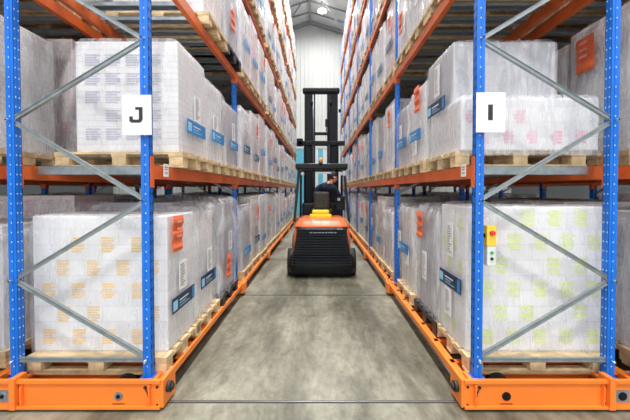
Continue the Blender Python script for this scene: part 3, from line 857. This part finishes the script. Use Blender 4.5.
# ------------------------------------------------------------------ forklift
FX, FY = .055, 6.47
fk = thing('forklift', 'orange and black forklift driving away down the aisle', 'forklift', (FX, FY, 0))
def rr(hw, y, z, n=6):
    return [(-hw, y, z), (hw, y, z)]
def body_ring(hw, yb, yf, z, r=.12, seg=5):
    pts = []
    for cx, cy, a0 in ((hw-r, yb+r, -PI/2), (hw-r*.3, yf-r*.3, 0), (-hw+r*.3, yf-r*.3, PI/2), (-hw+r, yb+r, PI)):
        rad = r if cy < (yb+yf)/2 else r*.3
        for k in range(seg+1):
            a = a0+(PI/2)*k/seg; pts.append((cx+rad*math.cos(a), cy+rad*math.sin(a), z))
    return pts
m = MB(); m.loft([body_ring(.60, .05, .9, .06, .14), body_ring(.66, .0, .9, .12, .16), body_ring(.68, -.01, .9, .24, .18), body_ring(.665, .0, .9, .36, .2), body_ring(.60, .05, .9, .47, .16)], 'truck_black')
m.build('bumper_skirt', fk)
m = MB(); m.loft([body_ring(.585, .05, 1.0, .50, .12), body_ring(.575, .03, 1.0, .75, .12), body_ring(.555, .02, 1.0, .96, .12), body_ring(.535, .04, 1.0, 1.02, .12)], 'truck_orange')
cw = m.build('counterweight', fk)
m = MB()
for k in range(14):
    z = .27+k*.0535; hw = .59-.008*k
    rib = []
    for (yy, zz) in ((.0, 0), (-.036, .006), (-.040, .018), (-.002, .044)):
        y = .02+yy
        rib.append([(-hw-.012, y+.10, z+zz), (-hw, y+.01, z+zz), (-hw*.7, y-.012, z+zz), (0, y-.02, z+zz), (hw*.7, y-.012, z+zz), (hw, y+.01, z+zz), (hw+.012, y+.10, z+zz), (0, y+.12, z+zz)])
    m.loft(rib, 'truck_rib', smooth=False)
g = m.build('rear_grille', fk)
MB().box(-.50, .50, .008, .10, .50, 1.03, 'truck_black').build('grille_backing', fk)
m = MB()   # raised lettering too small to read: a row of pale marks
x = -.235
for w in (.05, .02, .045, .02, .04, .05, .05, .03, .05, .02, .03):
    m.box(x, x+w*.8, -.040, -.034, .915, .932, 'greyprint'); x += w+.012
m.box(.30, .35, -.034, -.020, .985, 1.00, 'greyprint').box(.36, .41, -.030, -.018, .985, 1.0, 'greyprint')
m.build('maker_mark', fk)
m = MB(); m.loft([body_ring(.55, .01, 1.05, 1.00, .14), body_ring(.55, .005, 1.05, 1.045, .14), body_ring(.52, .04, 1.05, 1.08, .14), body_ring(.45, .20, 1.0, 1.17, .14), body_ring(.38, .35, .95, 1.19, .1)], 'truck_orange')
m.build('hood', fk)
m = MB(); m.box(-.25, .21, .40, .62, 1.17, 1.25, 'yellow', .02).box(-.20, .16, .42, .60, 1.25, 1.34, 'yellow', .03); m.build('yellow_seat_base', fk)
m = MB(); m.box(-.17, .17, .58, .70, 1.34, 1.72, 'seat', .05); m.build('backrest', fk)
MB().box(-.21, .23, .64, 1.12, 1.24, 1.35, 'seat', .03).build('seat_cushion', fk)
for s in (-1, 1):
    for y, r, w in ((.42, .27, .17), (1.75, .33, .20)):
        o = MB().cyl((s*.70, y, r), (s*(.70-w), y, r), r, 'rubber', 32).cyl((s*.705, y, r), (s*.64, y, r), r*.5, 'truck_orange', 20).build('tyre', fk)
    m = MB()    # guard posts
    m.bar((s*.565, .32, 1.10), (s*.475, .50, 2.20), .05, .07, 'truck_black')
    m.build('guard_post', fk)
    m = MB(); m.bar((s*.50, 1.50, .95), (s*.475, 1.20, 2.22), .05, .06, 'truck_black'); m.build('guard_post', fk)
m = MB(); m.box(-.55, .55, .44, .52, 2.20, 2.32, 'truck_black', .02).box(-.53, .53, 1.28, 1.36, 2.19, 2.27, 'truck_black', .02)
for s in (-1, 1): m.box(s*.53-.03 if s > 0 else -.53, .53 if s > 0 else -.50, .46, 1.34, 2.18, 2.26, 'truck_black')
for k in range(5): m.box(-.36+.18*k-.012, -.36+.18*k+.012, .5, 1.30, 2.21, 2.25, 'truck_black')
m.build('overhead_guard', fk)
MB().cyl((-.02, .48, 2.28), (-.02, .48, 2.34), .05, 'truck_black', 20).build('beacon_foot', fk)
m = MB(); n = 20
m.loft([[(-.02+r*math.cos(2*PI*k/n), .48+r*math.sin(2*PI*k/n), z) for k in range(n)] for r, z in ((.042, 2.34), (.043, 2.39), (.036, 2.425), (.015, 2.44))], 'amber'); m.build('beacon', fk)
MB().box(-.12, .20, .42, .45, 2.10, 2.14, 'screen').build('rear_light_bar', fk)
for s in (-1, 1): MB().cyl((s*.40, .40, 2.10), (s*.40, .46, 2.10), .035, 'screen', 16).build('work_lamp', fk)
MB().box(-.50, .50, .9, 1.65, .35, .60, 'truck_black', .02).build('chassis', fk)
MB().box(-.46, .46, 1.35, 1.62, .60, 1.45, 'truck_black', .04).build('dashboard', fk)
m = MB(); n = 24   # steering wheel
R = .17; c0 = Vector((.02, 1.28, 1.52)); ax = Matrix.Rotation(math.radians(-40), 3, 'X')
rings = []
for k in range(n):
    a = 2*PI*k/n; rings.append([tuple(c0+ax@Vector(((R+.014*math.cos(b))*math.cos(a), (R+.014*math.cos(b))*math.sin(a), .014*math.sin(b)))) for b in [2*PI*j/8 for j in range(8)]])
rings.append(rings[0]); m.loft(rings, 'truck_black', cap=False)
m.bar(c0-ax@Vector((R, 0, 0)), c0+ax@Vector((R, 0, 0)), .02, .01, 'truck_black'); m.cyl(c0, c0+ax@Vector((0, 0, -.25)), .025, 'truck_black', 10)
m.build('steering_wheel', fk)
m = MB(); m.box(.32, .54, .95, 1.10, 1.30, 1.62, 'truck_black', .02).box(.34, .50, .935, .95, 1.46, 1.58, 'steel_dark').box(.36, .42, .93, .95, 1.52, 1.58, 'screen'); m.build('side_console', fk)
MB().box(.30, .34, 1.02, 1.12, 1.30, 1.33, 'truck_black').box(.44, .50, .44, .455, 2.06, 2.16, 'screen').build('mirror', fk)
# mast
MY = 1.86
for s in (-1, 1):
    m = MB()
    a, b = sorted((s*.44, s*.30)); m.box(a, b, MY, MY+.09, .06, 2.95, 'steel_dark'); m.box(*sorted((s*.44, s*.41)), MY-.03, MY+.15, .06, 2.95, 'steel_dark')
    m.build('outer_mast_rail', fk)
    m = MB(); a, b = sorted((s*.42, s*.15)); m.box(a, b, MY+.03, MY+.12, .2, 4.26, 'steel_dark'); m.box(*sorted((s*.42, s*.395)), MY, MY+.16, .2, 4.26, 'steel_dark')
    m.build('inner_mast_rail', fk)
    MB().cyl((s*.20, MY-.01, .3), (s*.20, MY-.01, 2.9), .035, 'steel_dark', 14).cyl((s*.20, MY-.01, 2.9), (s*.20, MY-.01, 4.15), .02, 'galv' if s < 0 else 'steel_dark', 12).build('lift_cylinder', fk)
    MB().box(*sorted((s*.34, s*.20)), MY+.22, MY+.27, .08, 1.0, 'steel_dark').box(*sorted((s*.34, s*.22)), MY+.22, MY+1.25, .05, .095, 'steel_dark').build('fork', fk)
    MB().cyl((s*.25, MY-.02, 3.9), (s*.25, MY-.02, 4.05), .012, 'truck_black', 8).cyl((s*.2, MY+.02, 3.95), (s*.26, MY+.02, 3.95), .06, 'steel_dark', 16).build('chain_pulley', fk)
    MB().bar((s*.21, MY-.02, .9), (s*.21, MY-.02, 3.95), .015, .02, 'steel_dark', (0, 1, 0)).build('lift_chain', fk)
MB().box(-.47, .47, MY-.02, MY+.17, 4.20, 4.34, 'steel_dark', .04).build('top_crossbar', fk)
MB().box(-.42, .42, MY+.05, MY+.14, 3.16, 3.23, 'steel_dark', .01).build('middle_crossbar', fk)
MB().box(-.60, .60, MY-.03, MY+.10, 2.88, 3.0, 'steel_dark', .02).box(-.62, -.46, MY-.03, MY+.06, 2.86, 3.06, 'steel_dark', .02).build('lower_crossbar', fk)
MB().box(.10, .16, MY, MY+.05, 3.36, 3.55, 'steel_dark', .01).box(.12, .14, MY, MY+.03, 3.23, 3.36, 'steel_dark').build('mast_camera', fk)
MB().box(.44, .50, MY, MY+.05, 3.72, 3.80, 'steel_dark').build('guide_roller', fk)
MB().box(-.45, .45, MY+.19, MY+.23, .3, .42, 'steel_dark').box(-.45, .45, MY+.19, MY+.23, .8, .9, 'steel_dark').build('fork_carriage', fk)
m = MB()
for k in range(7): m.box(-.42+.14*k-.01, -.42+.14*k+.01, MY+.2, MY+.22, .9, 1.75, 'steel_dark')
m.box(-.43, .43, MY+.2, MY+.22, 1.72, 1.76, 'steel_dark'); m.build('load_backrest', fk)

# ------------------------------------------------------------------ driver (one skinned body)
def skin_body(name, verts, edges, radii, mt, parent=None, loc=(0, 0, 0), root=0, sub=2):
    me = bpy.data.meshes.new(name); me.from_pydata(verts, edges, []); o = link(name, me, parent, loc)
    sk = o.modifiers.new('Skin', 'SKIN'); sk.use_smooth_shade = True
    for i, r in enumerate(radii): 
        rr_ = r if isinstance(r, tuple) else (r, r)
        me.skin_vertices[0].data[i].radius = rr_
    me.skin_vertices[0].data[root].use_root = True
    s = o.modifiers.new('Sub', 'SUBSURF'); s.levels = sub; s.render_levels = sub
    bpy.context.view_layer.update(); dg = bpy.context.evaluated_depsgraph_get()
    me2 = bpy.data.meshes.new_from_object(o.evaluated_get(dg)); o.modifiers.clear(); o.data = me2; me2.name = name
    me2.materials.clear()
    for q in (mt if isinstance(mt, list) else [mt]): me2.materials.append(M[q])
    for p in me2.polygons: p.use_smooth = True
    return o
px, py = FX+.03, FY+.86
per = thing('person', 'seated forklift driver in dark navy shirt looking to the right', 'person', (px, py, 1.35))
# coordinates relative to hips on the seat
J = [(0, 0, .10), (.01, .0, .25), (.03, -.01, .40), (.08, 0, .50), (.17, .02, .565), (.215, .035, .62),      # spine, neck
     (-.11, 0, .46), (.26, .0, .47),                                                                          # shoulders 6,7
     (-.20, .04, .24), (-.13, .26, .17), (-.11, .33, .17),                                                    # left elbow, wrist, hand
     (.36, .10, .30), (.44, .30, .24), (.45, .37, .24),                                                       # right
     (-.09, .05, .06), (.11, .05, .06), (-.13, .44, .07), (.15, .44, .07), (-.13, .50, -.33), (.15, .50, -.33), (-.13, .60, -.38), (.15, .60, -.38)]
E = [(0,1),(1,2),(2,3),(3,4),(4,5),(3,6),(3,7),(6,8),(8,9),(9,10),(7,11),(11,12),(12,13),(0,14),(0,15),(14,16),(15,17),(16,18),(17,19),(18,20),(19,21)]
Rr = [(.15,.12),(.145,.11),(.155,.11),(.12,.09),(.06,.06),(.055,.055),(.075,.07),(.075,.07),(.05,.05),(.036,.034),(.03,.03),(.05,.05),(.036,.034),(.03,.03),(.085,.08),(.085,.08),(.065,.065),(.065,.065),(.045,.045),(.045,.045),(.04,.035),(.04,.035)]
body = skin_body('body', J, E, Rr, ['skin', 'shirt', 'trousers'], per)
for p in body.data.polygons:
    c = p.center
    if c.z < .13 and c.y > -.2 and not (abs(c.x) > .16 and c.z > .12): p.material_index = 2
    elif c.z > .555 and c.x > .1: p.material_index = 0
    elif c.y > .20 and c.z > .12: p.material_index = 0
    else: p.material_index = 1
# head, turned to the right and slightly down, hair at the back
hd_ = MB(); n = 20; rings = []
prof = [(-.115, .035, .01), (-.10, .052, .012), (-.075, .064, .010), (-.045, .072, .004), (-.01, .077, 0), (.03, .080, -.004), (.065, .075, -.006), (.095, .055, -.006), (.112, .028, -.004)]
for z, r, fo in prof:
    ring = []
    for k in range(n):
        a = 2*PI*k/n; x = r*math.cos(a)*.90; y = r*math.sin(a)*1.16+fo
        if math.sin(a) > .93 and -.05 < z < .0: y += .022            # nose towards +Y
        if math.sin(a) > .5 and -.01 <= z < .05 and .3 < abs(math.cos(a)) < .6: y -= .006
        ring.append((x, y, z))
    rings.append(ring)
hd_.loft(rings, 'skin')
for s in (-1, 1):
    hd_.cyl((s*.066, -.008, -.012), (s*.084, -.016, -.010), .020, 'skin', 12, .024)
    hd_.cyl((s*.028, .080, .012), (s*.028, .090, .012), .008, 'ink', 8)
hd_.box(-.025, .025, .080, .092, -.066, -.058, 'redprint')
head = hd_.build('head', body, (.235, .045, .70)); head.rotation_euler = (math.radians(-14), 0, math.radians(-62))
hr = MB(); rings = []
for z, r, fo in [(-.065, .062, .0), (-.03, .078, -.006), (.01, .084, -.008), (.05, .086, -.006), (.085, .072, -.004), (.112, .050, -.004), (.124, .022, -.002)]:
    ring = []
    for k in range(n):
        a = 2*PI*k/n; y = r*math.sin(a)*1.16+fo; x = r*math.cos(a)*.93
        lim = .035 if z < .06 else .2
        y = min(y, -.002 if z < .0 else (.02 if z < .05 else (.075 if z < .1 else .2)))
        ring.append((x, y, z))
    rings.append(ring)
hr.loft(rings, 'hair'); hr.build('hair', head)
# hands gripping lever and wheel
for hx, hy, hz, s in ((-.11, .35, .17, 1), (.45, .39, .24, -1)):
    vs = [(0, -.04, 0), (0, .02, 0)]; es = [(0, 1)]; rs = [(.026, .018), (.032, .016)]
    for k in range(4):
        o = -.026+.0175*k; b = len(vs); ln = (.030, .036, .034, .026)[k]
        vs += [(o, .035, 0), (o, .035+ln, -.006), (o, .040+ln*1.2, -.032), (o, .022+ln, -.046)]; es += [(1, b), (b, b+1), (b+1, b+2), (b+2, b+3)]; rs += [.009, .0085, .008, .007]
    b = len(vs); vs += [(s*.034, -.01, -.006), (s*.050, .018, -.020), (s*.046, .042, -.034)]; es += [(0, b), (b, b+1), (b+1, b+2)]; rs += [.012, .010, .008]
    skin_body('hand', vs, es, rs, 'skin', body, (hx, hy, hz), sub=1)
MB().cyl((-.11, .39, .15), (-.11, .39, -.0), .010, 'truck_black', 8).build('lever', None)
lv = bpy.data.objects['lever']; lv.parent = fk; lv.location = (px-FX, py-FY, 1.35)

# ------------------------------------------------------------------ light, camera
w = bpy.data.worlds.new('World'); scene.world = w; w.use_nodes = True
w.node_tree.nodes['Background'].inputs[0].default_value = (.93, .97, 1.0, 1)
w.node_tree.nodes['Background'].inputs[1].default_value = 1.55

cam = bpy.data.cameras.new('camera'); co = bpy.data.objects.new('camera', cam); col.objects.link(co)
co.location = (0, 0, 1.76); co.rotation_euler = (math.radians(90-1.1), 0, 0)
cam.sensor_width = 36; cam.lens = 329/630*36
cam.shift_x = -4/630; cam.shift_y = -13.7/630; cam.clip_start = .05
scene.camera = co
scene.view_settings.view_transform = 'Standard'; scene.view_settings.look = 'None'
scene.view_settings.gamma = 1; scene.view_settings.use_curve_mapping = False
scene.view_settings.exposure = 0.33
